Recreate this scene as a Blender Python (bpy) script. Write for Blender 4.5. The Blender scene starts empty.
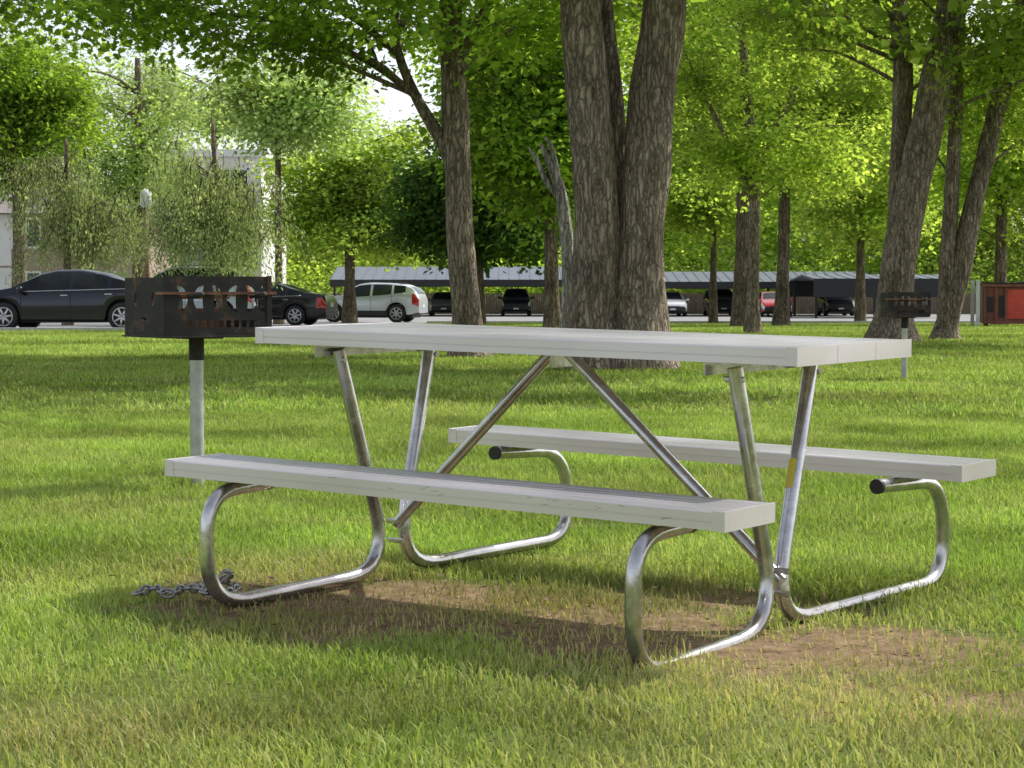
import bpy, bmesh, math, random
import numpy as np
from mathutils import Vector, Matrix, noise
random.seed(7)
R=random.Random(11)
scene=bpy.context.scene
F=2022.0; CH=0.879; HY=291.5
def link(o,parent=None):
    scene.collection.objects.link(o)
    if parent: o.parent=parent
    return o
def empty(name,loc=(0,0,0),rot=(0,0,0)):
    e=bpy.data.objects.new(name,None); e.location=loc; e.rotation_euler=rot; e.empty_display_size=.2
    return link(e)
def mesh_obj(name,verts,faces,mat=None,parent=None,smooth=False,mats=None,fm=None,add=True):
    me=bpy.data.meshes.new(name); me.from_pydata([tuple(v) for v in verts],[],faces)
    if mats:
        for m in mats: me.materials.append(m)
        if fm: me.polygons.foreach_set('material_index',fm)
    elif mat: me.materials.append(mat)
    if smooth: me.polygons.foreach_set('use_smooth',[True]*len(me.polygons))
    me.update()
    o=bpy.data.objects.new(name,me)
    if add: link(o,parent)
    return o
# ---------------------------------------------------------------- terrain
TB=[(-60,0),(40,0),(48,-.05),(68,-.26),(85,-.42),(120,-.6),(1200,-.6)]
def tz(y):
    for (a,za),(b,zb) in zip(TB,TB[1:]):
        if y<=b: return za+(zb-za)*(y-a)/(b-a)
    return -.6
def W(px,py,d):
    return Vector(((px-512)/F*d, d, CH+(HY-py)/F*d))
# ---------------------------------------------------------------- materials
def newmat(name):
    m=bpy.data.materials.new(name); m.use_nodes=True; nt=m.node_tree
    b=nt.nodes['Principled BSDF']; return m,nt,b
def N(nt,t,**k):
    n=nt.nodes.new(t)
    for a,v in k.items(): setattr(n,a,v)
    return n
def noise_n(nt,vec,scale,detail=4,rough=.55):
    n=N(nt,'ShaderNodeTexNoise'); n.inputs['Scale'].default_value=scale; n.inputs['Detail'].default_value=detail; n.inputs['Roughness'].default_value=rough
    if vec: nt.links.new(vec,n.inputs['Vector'])
    return n
def ramp(nt,fac,stops):
    r=N(nt,'ShaderNodeValToRGB'); e=r.color_ramp.elements
    while len(e)<len(stops): e.new(.5)
    for i,(p,c) in enumerate(stops):
        e[i].position=p; e[i].color=(c[0],c[1],c[2],1) if hasattr(c,'__len__') else (c,c,c,1)
    nt.links.new(fac,r.inputs['Fac']); return r
def mixc(nt,fac,a,b,mode='MIX'):
    m=N(nt,'ShaderNodeMix',data_type='RGBA',blend_type=mode)
    for sock,v in ((m.inputs[0],fac),(m.inputs[6],a),(m.inputs[7],b)):
        if isinstance(v,(int,float)): sock.default_value=v
        elif isinstance(v,tuple): sock.default_value=(v[0],v[1],v[2],1)
        else: nt.links.new(v,sock)
    return m.outputs[2]
def math_n(nt,op,a,b=0.0,clamp=False):
    m=N(nt,'ShaderNodeMath',operation=op); m.use_clamp=clamp
    for s,v in ((m.inputs[0],a),(m.inputs[1],b)):
        if isinstance(v,(int,float)): s.default_value=v
        else: nt.links.new(v,s)
    return m.outputs[0]
def mapping(nt,vec,scale=(1,1,1),loc=(0,0,0),rot=(0,0,0)):
    m=N(nt,'ShaderNodeMapping'); m.inputs['Scale'].default_value=scale; m.inputs['Location'].default_value=loc; m.inputs['Rotation'].default_value=rot
    nt.links.new(vec,m.inputs['Vector']); return m.outputs[0]
def bump(nt,b,h,strength=.5,dist=.01):
    n=N(nt,'ShaderNodeBump'); n.inputs['Strength'].default_value=strength; n.inputs['Distance'].default_value=dist
    nt.links.new(h,n.inputs['Height']); nt.links.new(n.outputs[0],b.inputs['Normal'])
def simple(name,col,rough=.5,metal=0.,var=.12,scale=6,bumps=0,spec=None,coat=0):
    m,nt,b=newmat(name)
    tc=N(nt,'ShaderNodeTexCoord').outputs['Object']
    n=noise_n(nt,tc,scale,4)
    lo=tuple(c*(1-var) for c in col); hi=tuple(min(1,c*(1+var)) for c in col)
    r=ramp(nt,n.outputs[0],[(.3,lo),(.7,hi)])
    nt.links.new(r.outputs[0],b.inputs['Base Color'])
    b.inputs['Roughness'].default_value=rough; b.inputs['Metallic'].default_value=metal
    if coat: b.inputs['Coat Weight'].default_value=coat; b.inputs['Coat Roughness'].default_value=.03
    if bumps: bump(nt,b,n.outputs[0],bumps,.01)
    return m

WORN=[(.0,5.36,1.35,.56,-.64,1.),(.9,5.0,.5,.28,-.5,1.),(1.05,4.25,.5,.22,.2,.85),(-.75,5.7,.4,.24,0,.8),(.75,5.75,.5,.24,-.6,.8),(-.2,5.0,.6,.2,-.5,.7)]
def worn_mask(nt,pos):
    nz=noise_n(nt,pos,3.2,4,.7); off=N(nt,'ShaderNodeVectorMath',operation='MULTIPLY_ADD')
    nt.links.new(nz.outputs['Color'],off.inputs[0]); off.inputs[1].default_value=(.9,.9,0); nt.links.new(pos,off.inputs[2])
    tot=None
    for (cx,cy,rx,ry,rot,k) in WORN:
        m=mapping(nt,off.outputs[0],(1,1,0),(-(cx+.45),-(cy+.45),0))
        m2=N(nt,'ShaderNodeMapping',vector_type='POINT'); m2.inputs['Rotation'].default_value=(0,0,-rot); nt.links.new(m,m2.inputs['Vector'])
        m3=mapping(nt,m2.outputs[0],(1/rx,1/ry,0))
        l=N(nt,'ShaderNodeVectorMath',operation='LENGTH'); nt.links.new(m3,l.inputs[0])
        v=math_n(nt,'MULTIPLY',math_n(nt,'SUBTRACT',1.25,l.outputs['Value'],True),k)
        tot=v if tot is None else math_n(nt,'MAXIMUM',tot,v)
    return tot
def worn_py(x,y):
    best=0
    nx=noise.noise((x*3,y*3,0))*.4; ny=noise.noise((x*3,y*3,9))*.4
    for i,(cx,cy,rx,ry,rot,k) in enumerate(WORN):
        dx,dy=x+nx-cx,y+ny-cy
        a=dx*math.cos(rot)+dy*math.sin(rot); b=-dx*math.sin(rot)+dy*math.cos(rot)
        best=max(best,max(0,1.25-math.hypot(a/rx,b/ry))*k)
    return min(1,best*(.8+.9*max(-.6,noise.noise((x*6,y*6,4)))))

m_ground,nt,b=newmat('lawn_ground')
pos=N(nt,'ShaderNodeNewGeometry').outputs['Position']
n1=noise_n(nt,pos,.35,4,.6); n2=noise_n(nt,pos,30,4,.75); n3=noise_n(nt,pos,2.1,3,.6)
g=ramp(nt,n1.outputs[0],[(.3,(.08,.125,.022)),(.7,(.12,.175,.032))]).outputs[0]
g=mixc(nt,math_n(nt,'MULTIPLY',n3.outputs[0],.6),g,(.17,.16,.06)); 
fine=ramp(nt,n2.outputs[0],[(.3,.4),(.7,1.35)]).outputs[0]
g=mixc(nt,1.0,g,fine,'MULTIPLY')
soil=ramp(nt,noise_n(nt,pos,14,5,.7).outputs[0],[(.3,(.11,.075,.042)),(.55,(.23,.16,.095)),(.75,(.37,.27,.175))]).outputs[0]
wm=worn_mask(nt,pos)
wr=ramp(nt,wm,[(.1,0.),(.5,1.)]).outputs[0]
nt.links.new(mixc(nt,wr,g,soil),b.inputs['Base Color']); b.inputs['Roughness'].default_value=.95; b.inputs['Specular IOR Level'].default_value=.1
bump(nt,b,n2.outputs[0],.6,.02)

def foliage_mat(name,c1,c2,c3,trans=.4,dry=None,tt=(1.3,1.3,.7)):
    m,nt,b=newmat(name); out=nt.nodes['Material Output']; nt.nodes.remove(b)
    at=N(nt,'ShaderNodeAttribute'); at.attribute_name='rnd'
    ai=N(nt,'ShaderNodeAttribute'); ai.attribute_name='irnd'
    r1=ramp(nt,at.outputs['Fac'],[(0,c1),(.6,c2),(1,c3)]).outputs[0]
    if dry:
        ad=N(nt,'ShaderNodeAttribute'); ad.attribute_name='dry'
        r1=mixc(nt,ad.outputs['Fac'],r1,dry)
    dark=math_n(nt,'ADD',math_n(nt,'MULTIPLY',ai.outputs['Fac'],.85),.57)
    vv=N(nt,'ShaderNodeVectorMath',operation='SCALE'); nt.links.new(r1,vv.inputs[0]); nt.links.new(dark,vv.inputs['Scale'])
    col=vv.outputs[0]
    df=N(nt,'ShaderNodeBsdfDiffuse'); nt.links.new(col,df.inputs['Color'])
    tr=N(nt,'ShaderNodeBsdfTranslucent')
    hs=mixc(nt,1.0,col,tt,'MULTIPLY'); nt.links.new(hs,tr.inputs['Color'])
    mx=N(nt,'ShaderNodeMixShader'); mx.inputs[0].default_value=trans
    nt.links.new(df.outputs[0],mx.inputs[1]); nt.links.new(tr.outputs[0],mx.inputs[2]); nt.links.new(mx.outputs[0],out.inputs['Surface'])
    return m
m_grass=foliage_mat('grass_blades',(.18,.30,.05),(.31,.44,.095),(.46,.52,.20),.35,(.48,.40,.22))
m_leaf=foliage_mat('maple_leaves',(.14,.25,.04),(.24,.39,.055),(.38,.53,.09),.56,None,(1.5,1.4,.75))
m_leafb=foliage_mat('bright_leaves',(.22,.34,.065),(.37,.52,.10),(.52,.66,.16),.57,None,(1.4,1.3,.75))
m_leafd=foliage_mat('dark_leaves',(.06,.13,.035),(.10,.19,.04),(.16,.26,.055),.45)
m_leafw=foliage_mat('weeping_leaves',(.26,.34,.15),(.37,.46,.20),(.50,.58,.29),.5)
m_leafp=foliage_mat('pale_leaves',(.30,.41,.16),(.43,.55,.23),(.55,.67,.32),.5)

def bark_mat(name,lo,mid,hi,sc=1.0):
    m,nt,b=newmat(name)
    tc=N(nt,'ShaderNodeTexCoord').outputs['Object']
    n=noise_n(nt,mapping(nt,tc,(17*sc,17*sc,2.4*sc)),1.0,6,.68)
    v=N(nt,'ShaderNodeTexVoronoi',feature='DISTANCE_TO_EDGE'); v.inputs['Scale'].default_value=1.0
    dis=N(nt,'ShaderNodeVectorMath',operation='ADD'); nt.links.new(mapping(nt,tc,(20*sc,20*sc,3.2*sc)),dis.inputs[0])
    nn=noise_n(nt,mapping(nt,tc,(5*sc,5*sc,3*sc)),1.5,3); s=N(nt,'ShaderNodeVectorMath',operation='SCALE'); nt.links.new(nn.outputs['Color'],s.inputs[0]); s.inputs['Scale'].default_value=2.6
    nt.links.new(s.outputs[0],dis.inputs[1]); nt.links.new(dis.outputs[0],v.inputs['Vector'])
    vr=ramp(nt,v.outputs['Distance'],[(0.,.35),(.25,1.)]).outputs[0]
    c=ramp(nt,n.outputs[0],[(.3,lo),(.52,mid),(.72,hi)]).outputs[0]
    c=mixc(nt,1.0,c,vr,'MULTIPLY')
    big=ramp(nt,noise_n(nt,tc,1.3,3).outputs[0],[(.3,.72),(.7,1.15)]).outputs[0]
    c=mixc(nt,1.0,c,big,'MULTIPLY')
    nt.links.new(c,b.inputs['Base Color']); b.inputs['Roughness'].default_value=.9; b.inputs['Specular IOR Level'].default_value=.15
    h=math_n(nt,'ADD',n.outputs[0],math_n(nt,'MULTIPLY',vr,.8))
    bump(nt,b,h,.9,.035)
    return m
m_bark=bark_mat('bark',(.17,.13,.095),(.39,.31,.235),(.60,.50,.40))
m_barkd=bark_mat('bark_dark',(.12,.09,.06),(.27,.21,.145),(.44,.36,.26),.8)
m_barkw=bark_mat('bark_pale',(.32,.28,.23),(.6,.56,.48),(.78,.74,.68))
m_twig=simple('twig',(.16,.12,.08),.9)

# ---------------------------------------------------------------- scatter (real geometry, one mesh per mass)
NR=np.random.RandomState(3)
def scatter(name,pts,tmpl,parent=None,tscale=.5,dryf=None):
    tl,mats=tmpl; V=[];T=[];RN=[];IR=[];MI=[];DR=[];off=0
    off0=parent.location if parent else Vector((0,0,0))
    co=np.array([tuple(p[0]) for p in pts],dtype=np.float64); sc=np.array([p[1] for p in pts]); ro=np.array([p[2] for p in pts]); ix=np.array([p[3] for p in pts])
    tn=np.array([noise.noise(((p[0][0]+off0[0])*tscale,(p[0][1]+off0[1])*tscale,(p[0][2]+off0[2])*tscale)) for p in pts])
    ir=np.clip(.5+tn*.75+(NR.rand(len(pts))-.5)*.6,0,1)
    dr=np.array([dryf(p[0][0],p[0][1]) for p in pts]) if dryf else None
    for k,(tv,tf,tr,tm) in enumerate(tl):
        s=np.where(ix%len(tl)==k)[0]
        if len(s)==0: continue
        cx,cy,cz=np.cos(ro[s]).T; sx,sy,sz=np.sin(ro[s]).T
        M=np.empty((len(s),3,3))
        M[:,0,0]=cy*cz; M[:,0,1]=sx*sy*cz-cx*sz; M[:,0,2]=cx*sy*cz+sx*sz
        M[:,1,0]=cy*sz; M[:,1,1]=sx*sy*sz+cx*cz; M[:,1,2]=cx*sy*sz-sx*cz
        M[:,2,0]=-sy; M[:,2,1]=sx*cy; M[:,2,2]=cx*cy
        M*=sc[s][:,None,None]
        v=np.einsum('nij,vj->nvi',M,tv)+co[s][:,None,:]
        n=len(tv); V.append(v.reshape(-1,3)); 
        T.append((tf[None]+(off+np.arange(len(s))*n)[:,None,None]).reshape(-1,3)); off+=n*len(s)
        RN.append(np.tile(tr,len(s))); IR.append(np.repeat(ir[s],n)); MI.append(np.tile(tm,len(s)))
        if dryf: DR.append(np.clip(np.repeat(dr[s],n)*np.tile(.5+tr,len(s)),0,1))
    V=np.concatenate(V).astype(np.float32); T=np.concatenate(T).astype(np.int32)
    me=bpy.data.meshes.new(name); me.vertices.add(len(V)); me.vertices.foreach_set('co',V.ravel())
    me.loops.add(T.size); me.loops.foreach_set('vertex_index',T.ravel())
    me.polygons.add(len(T)); me.polygons.foreach_set('loop_start',np.arange(len(T),dtype=np.int32)*3)
    for m in mats: me.materials.append(m)
    if len(mats)>1: me.polygons.foreach_set('material_index',np.concatenate(MI).astype(np.int32))
    me.update(calc_edges=True)
    for nm,ar in (('rnd',RN),('irnd',IR),('dry',DR)):
        if ar:
            a=me.attributes.new(nm,'FLOAT','POINT'); a.data.foreach_set('value',np.concatenate(ar).astype(np.float32))
    return link(bpy.data.objects.new(name,me),parent)
def pack(vs,fs,rv,fm):
    t=[];m=[]
    for f,k in zip(fs,fm):
        for i in range(1,len(f)-1): t.append((f[0],f[i],f[i+1])); m.append(k)
    return (np.array([tuple(v) for v in vs]),np.array(t,dtype=np.int64),np.array(rv),np.array(m))
def blade_clump(n,rad,h,w,tri=False):
    vs=[];fs=[];rv=[]
    for i in range(n):
        r=rad*math.sqrt(R.random())*(1 if R.random()<.8 else 1.2); a=R.uniform(0,6.283)
        x,y=r*math.cos(a),r*math.sin(a)
        hh=h*R.uniform(.4,1.15); lean=R.uniform(.2,1.1)*hh; la=R.uniform(0,6.283)
        if R.random()<.03: hh*=1.6
        wa=la+math.pi/2+R.uniform(-.6,.6); ww=w*R.uniform(.6,1.2)/2
        dx,dy=math.cos(wa)*ww,math.sin(wa)*ww; lx,ly=math.cos(la),math.sin(la)
        k=len(vs); zt=hh*(1-.25*min(1.5,lean/hh))
        c=R.random()**1.3
        if tri:
            vs+=[(x-dx,y-dy,-.005),(x+dx,y+dy,-.005),(x+lx*lean,y+ly*lean,zt)]; fs.append((k,k+1,k+2)); rv+=[c*.8,c*.8,min(1,c+.1)]
        else:
            vs+= [(x-dx,y-dy,-.005),(x+dx,y+dy,-.005),
              (x+lx*lean*.35-dx*.85,y+ly*lean*.35-dy*.85,zt*.6),(x+lx*lean*.35+dx*.85,y+ly*lean*.35+dy*.85,zt*.6),
              (x+lx*lean,y+ly*lean,zt)]
            fs+=[(k,k+1,k+3,k+2),(k+2,k+3,k+4)]
            rv+=[c*.8,c*.8,c*.9,c*.9,min(1,c+.1)]
    return pack(vs,fs,rv,[0]*len(fs))
def leaf_spray(n,rad,leaf,flat=.35,droop=.3,mode='maple'):
    vs=[];fs=[];rv=[];fm=[]
    for i in range(n):
        if mode=='weep':
            a=R.uniform(0,6.283); r=rad*.35*math.sqrt(R.random()); c=Vector((r*math.cos(a),r*math.sin(a),-R.random()*rad*2.2))
            c.x+=.08*math.sin(i); nrm=Vector((R.gauss(0,1),R.gauss(0,1),.2)); ax=Vector((R.gauss(0,.3),R.gauss(0,.3),-1))
            l=leaf*R.uniform(.7,1.3); wd=l*.35
        else:
            a=R.uniform(0,6.283); r=rad*R.random()**.6
            c=Vector((r*math.cos(a),r*math.sin(a),R.gauss(0,flat*rad*.45)-droop*r*r/rad))
            nrm=Vector((R.gauss(0,.55),R.gauss(0,.55),1)); ax=Vector((math.cos(a)+R.gauss(0,.6),math.sin(a)+R.gauss(0,.6),-.35+R.gauss(0,.3)))
            l=leaf*R.uniform(.6,1.25); wd=l*.8
        ax.normalize(); sd=ax.cross(nrm); 
        if sd.length<1e-3: continue
        sd.normalize(); up=sd.cross(ax)
        k=len(vs)
        if mode=='maple':
            P=[(0,0,0),(.25,.5,.05),(.5,.28,-.02),(.62,.52,0),(1,0,-.12),(.62,-.52,0),(.5,-.28,-.02),(.25,-.5,.05)]
            for (p,q,z) in P: vs.append(c+ax*l*p+sd*wd*q+up*l*z)
            fs+=[(k,k+1,k+2,k+4),(k+2,k+3,k+4),(k,k+4,k+6,k+7),(k+4,k+5,k+6)]; fm+=[0]*4; nv=8
        else:
            P=[(0,0,0),(.45,.5,.08),(1,0,-.1),(.45,-.5,.08)]
            for (p,q,z) in P: vs.append(c+ax*l*p+sd*wd*q+up*l*z)
            fs+=[(k,k+1,k+2),(k,k+2,k+3)]; fm+=[0]*2; nv=4
        rv+=[R.random()]*nv
    for j in range(3):
        a=R.uniform(0,6.283); e=Vector((math.cos(a)*rad*.8,math.sin(a)*rad*.8,-droop*rad*.6)) if mode!='weep' else Vector((.1*math.cos(a),.1*math.sin(a),-rad*1.8))
        k=len(vs); t=rad*.012; sdv=Vector((-math.sin(a),math.cos(a),0))*t
        vs+=[sdv,-sdv,Vector((0,0,t*1.5)),e]; fs+=[(k,k+1,k+3),(k+1,k+2,k+3),(k+2,k,k+3)]; fm+=[1]*3; rv+=[0]*4
    return pack(vs,fs,rv,fm)
C_g=([blade_clump(120,.17,.038,.0045) for i in range(8)],[m_grass])
C_gs=([blade_clump(30,.15,.028,.004) for i in range(4)],[m_grass])
C_gc=([blade_clump(90,.45,.048,.024,True) for i in range(5)],[m_grass])
def sprays(mat,n=46,rad=.5,leaf=.11,mode='maple',flat=.4,droop=.3): return ([leaf_spray(n,rad,leaf,flat,droop,mode) for i in range(6)],[mat,m_twig])
S_m=sprays(m_leaf,36,.5,.10); S_mo=sprays(m_leaf,24,.6,.22,'oval')
S_bo=sprays(m_leafb,24,.6,.22,'oval'); S_b=sprays(m_leafb,44,.5,.105,'oval',.6)
S_mf=sprays(m_leaf,44,.6,.145,'oval',.7,.2); S_bf=sprays(m_leafb,44,.6,.145,'oval',.7,.2)
S_df=sprays(m_leafd,46,.6,.15,'oval',.5,.4); S_d=sprays(m_leafd,44,.5,.11,'maple')
S_w=sprays(m_leafw,60,.8,.12,'weep'); S_p=sprays(m_leafp,40,.7,.15,'oval',.8,.4)

# ---------------------------------------------------------------- tubes
def ring_tube(vs,fs,pts,rads,seg=10,rough=0,cap=True,seed=0):
    pts=[Vector(p) for p in pts]; n=len(pts); base=len(vs)
    ref=Vector((0,1,0)) if abs((pts[-1]-pts[0]).normalized().y)<.9 else Vector((1,0,0))
    for i,p in enumerate(pts):
        t=(pts[min(i+1,n-1)]-pts[max(i-1,0)]); 
        if t.length<1e-9: t=Vector((0,0,1))
        t.normalize(); s=t.cross(ref)
        if s.length<1e-3: s=t.cross(Vector((1,0,0)))
        s.normalize(); u=s.cross(t)
        for k in range(seg):
            a=2*math.pi*k/seg; r=rads[i]
            if rough: r*=1+rough*noise.noise((math.cos(a)*1.7+seed,math.sin(a)*1.7,p.z*1.1+seed))+rough*.4*noise.noise((math.cos(a)*5,math.sin(a)*5+seed,p.z*2))
            vs.append(p+s*(math.cos(a)*r)+u*(math.sin(a)*r))
    for i in range(n-1):
        for k in range(seg):
            a=base+i*seg+k; b_=base+i*seg+(k+1)%seg
            fs.append((a,b_,b_+seg,a+seg))
    if cap:
        fs.append(tuple(base+k for k in range(seg))[::-1]); fs.append(tuple(base+(n-1)*seg+k for k in range(seg)))
def spline(pts,n):
    out=[]; P=[pts[0]]+list(pts)+[pts[-1]]
    for i in range(1,len(P)-2):
        for j in range(n):
            t=j/n; o=[]
            for a,b_,c,d in zip(P[i-1],P[i],P[i+1],P[i+2]):
                o.append(.5*((2*b_)+(-a+c)*t+(2*a-5*b_+4*c-d)*t*t+(-a+3*b_-3*c+d)*t**3))
            out.append(tuple(o))
    out.append(tuple(pts[-1])); return out
def make_tree(name,stems,d,crowns,coll_,bark=m_bark,clump_r=.8,per=16,scale=1.0,limbs=True,seed=1,flare=1.35,flat=.6,limb_r=.05,extra_limbs=(),zmin=.6):
    rr=random.Random(seed)
    b0=stems[0][0]; base=W(b0[0],b0[1],d); base.z=tz(d)
    root=empty(name,base)
    vs=[];fs=[];allp=[]
    for si,st in enumerate(stems):
        pts=[]
        for s in st:
            p=W(s[0],s[1],d)-base; dy=s[3] if len(s)>3 else 0
            pts.append((p.x,dy,p.z,s[2]/2/F*d))
        if si==0 or st[0][1]>300: pts[0]=(pts[0][0],pts[0][1],-.15,pts[0][3]*flare)
        sm=spline(pts,6)
        ring_tube(vs,fs,[q[:3] for q in sm],[max(.01,q[3]) for q in sm],18,.16,seed=seed+si*3)
        allp+=[(Vector(q[:3]),q[3]) for q in sm if q[2]>1.2]
    for el in extra_limbs:
        pts=[]
        for s in el:
            p=W(s[0],s[1],d)-base; pts.append((p.x,s[3] if len(s)>3 else 0,p.z,s[2]/2/F*d))
        sm=spline(pts,6); ring_tube(vs,fs,[q[:3] for q in sm],[max(.008,q[3]) for q in sm],8,.1,seed=seed)
        allp+=[(Vector(q[:3]),q[3]) for q in sm]
    sets={}
    for cw in crowns:
        c,rad,n=cw[:3]; S=cw[3] if len(cw)>3 else coll_; pk=cw[4] if len(cw)>4 else 1.
        sp=sets.setdefault(id(S),(S,[]))[1]
        c=Vector(c)-base
        for i in range(n):
            while True:
                v=Vector((rr.uniform(-1,1),rr.uniform(-1,1),rr.uniform(-1,1)))
                if .3<v.length<1: break
            v*=rr.uniform(.75,1.3)
            ctr=c+Vector((v.x*rad[0],v.y*rad[1],v.z*rad[2]))
            if ctr.z<zmin: ctr.z=zmin+rr.random()*.6
            cr=clump_r*rr.uniform(.5,1.5)*pk
            for k in range(int(per*rr.uniform(.5,1.35))):
                p=ctr+Vector((rr.gauss(0,cr*.65),rr.gauss(0,cr*.65),rr.gauss(0,cr*.6*flat)))
                if p.z<zmin-.3: continue
                sp.append((p,scale*rr.uniform(.7,1.25),(rr.gauss(0,.3),rr.gauss(0,.3),rr.uniform(0,6.28)),rr.randrange(6)))
            if limbs and allp and i%2==0:
                q,qr=min(allp,key=lambda t:(t[0]-ctr).length+ max(0,(t[0].z-ctr.z)+.6)*2)
                L=(ctr-q).length
                mid=q.lerp(ctr,.5)+Vector((rr.gauss(0,.12),rr.gauss(0,.12),.10))*L
                pr=[tuple(q)+(min(qr*.6,limb_r*max(.4,L/3)),),tuple(mid)+(min(qr*.4,limb_r*.5),),tuple(ctr)+(.008*scale,)]
                sm=spline(pr,4); ring_tube(vs,fs,[s[:3] for s in sm],[s[3] for s in sm],6,0,False)
    mesh_obj('trunk',vs,fs,bark,root,True)
    for S,sp in sets.values():
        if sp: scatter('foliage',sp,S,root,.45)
    return root

# ---------------------------------------------------------------- ground & roads
ys=[-60,0,3,6,10,16,25,40,44,46,48,58,68,74,85,100,120,200,400,1200]
xs=[-700,-200,-60,-20,-8,-4,0,4,8,20,60,200,700]
vs=[(x,y,tz(y)) for y in ys for x in xs]; nx=len(xs)
fs=[(j*nx+i,j*nx+i+1,(j+1)*nx+i+1,(j+1)*nx+i) for j in range(len(ys)-1) for i in range(nx-1)]
mesh_obj('lawn',vs,fs,m_ground)
m_asph,nt,b=newmat('asphalt'); pos=N(nt,'ShaderNodeNewGeometry').outputs['Position']
c=ramp(nt,noise_n(nt,pos,.5,5,.6).outputs[0],[(.3,(.19,.19,.195)),(.7,(.29,.29,.29))]).outputs[0]
c=mixc(nt,1.,c,ramp(nt,noise_n(nt,pos,40,3).outputs[0],[(.3,.75),(.7,1.15)]).outputs[0],'MULTIPLY')
nt.links.new(c,b.inputs['Base Color']); b.inputs['Roughness'].default_value=.85
def sheet(name,x0,x1,y0,y1,mat,dz,parent=None):
    yy=[y0]+[y for y in ys if y0<y<y1]+[y1]
    v=[];f=[]
    for y in yy: v+=[(x0,y,tz(y)+dz),(x1,y,tz(y)+dz)]
    for j in range(len(yy)-1): f.append((2*j,2*j+1,2*j+3,2*j+2))
    return mesh_obj(name,v,f,mat,parent)
sheet('parking_lot',-90,-3.2,46.2,76,m_asph,.004)
sheet('parking_lot',-90,90,76,135,m_asph,.004)
m_conc=simple('concrete',(.50,.49,.46),.85,0,.15,8,.2)
m_line=simple('road_paint',(.7,.7,.66),.7,0,.1,9)
for i in range(14):
    x=-44+i*2.9
    sheet('parking_line',x,x+.1,62,67,m_line,.008)
def box(vs,fs,x0,x1,y0,y1,z0,z1,M=None):
    k=len(vs); c=[(x0,y0,z0),(x1,y0,z0),(x1,y1,z0),(x0,y1,z0),(x0,y0,z1),(x1,y0,z1),(x1,y1,z1),(x0,y1,z1)]
    vs+= [M@Vector(p) for p in c] if M else c
    fs+=[(k,k+3,k+2,k+1),(k+4,k+5,k+6,k+7),(k,k+1,k+5,k+4),(k+1,k+2,k+6,k+5),(k+2,k+3,k+7,k+6),(k+3,k,k+4,k+7)]
def boxobj(name,boxes,mat,parent=None,bev=0,smooth=False):
    v=[];f=[]
    for bx in boxes: box(v,f,*bx)
    o=mesh_obj(name,v,f,mat,parent)
    if bev:
        m=o.modifiers.new('b','BEVEL'); m.width=bev; m.segments=2; m.limit_method='ANGLE'
    return o
zc=tz(46)
boxobj('kerb',[(-90,-3.2,46.05,46.2,zc-.2,zc+.09),(-3.2,90,75.85,76,tz(76)-.3,tz(76)+.1)],m_conc)

# ---------------------------------------------------------------- grass
def dry(x,y):
    n=noise.noise((x*.9,y*.9,5))*.7+noise.noise((x*2.7,y*2.7,8))*.5
    base=.12+ .18*max(0,min(1,(8-y)/4))
    return max(0,min(.92,base+n*.6+worn_py(x,y)*1.1 if y<9 else base+n*.35))
pts=[];spp=[]
y=3.1
while y<14.5:
    dy=.1; wdt=2*(y*.253+.7); cnt=wdt*dy*(92 if y<6 else (78 if y<9 else 55))
    for i in range(int(cnt+R.random())):
        x=R.uniform(-wdt/2,wdt/2); yy=y+R.random()*dy; w=worn_py(x,yy)
        h=1+.25*noise.noise((x*.8,yy*.8,3))+.3*noise.noise((x*3,yy*3,1))
        if R.random()<w*1.8: 
            if R.random()<.75: spp.append(((x,yy,0),R.uniform(.6,1.15),(0,0,R.uniform(0,6.28)),R.randrange(4)))
        else: pts.append(((x,yy,0),max(.8,h*R.uniform(.8,1.2))*(1-.35*w),(0,0,R.uniform(0,6.28)),R.randrange(8)))
    y+=dy
g=scatter('grass',pts,C_g,None,1.1,dry); scatter('worn_grass',spp,C_gs,g,1.1,dry)
cp=[]
y=14
while y<76:
    dy=.25; wdt=2*(y*.253+1.5); rate=9 if y<30 else (5 if y<46 else 2)
    for i in range(int(wdt*dy*rate+R.random())):
        x=R.uniform(-wdt/2,wdt/2); yy=y+R.random()*dy
        if yy>45.7 and x<-2.9: continue
        cp.append(((x,yy,tz(yy)),R.uniform(.7,1.2)*(1 if y<30 else 1.3),(0,0,R.uniform(0,6.28)),R.randrange(5)))
    y+=dy
scatter('coarse_grass',cp,C_gc,g,.4,dry)
m_dry=simple('dry_leaf',(.24,.16,.09),.8,0,.4,30)
v=[];f=[]
for i in range(520):
    a=R.uniform(-1.5,1.5); b_=R.gauss(-.08,.33); x=.0+a*math.cos(-.64)-b_*math.sin(-.64); y=5.5+a*math.sin(-.64)+b_*math.cos(-.64)
    s=R.uniform(.004,.012); t=R.uniform(0,6.28); z=R.uniform(.006,.025)
    k=len(v)
    for q,(p,o_) in enumerate(((1.3,0),(0,.5),(-1,0),(0,-.5))):
        v.append((x+s*(p*math.cos(t)-o_*math.sin(t)),y+s*(p*math.sin(t)+o_*math.cos(t)),z+R.uniform(0,s*.8)))
    f.append((k,k+1,k+2)); f.append((k,k+2,k+3))
mesh_obj('dry_debris',v,f,m_dry)

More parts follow.
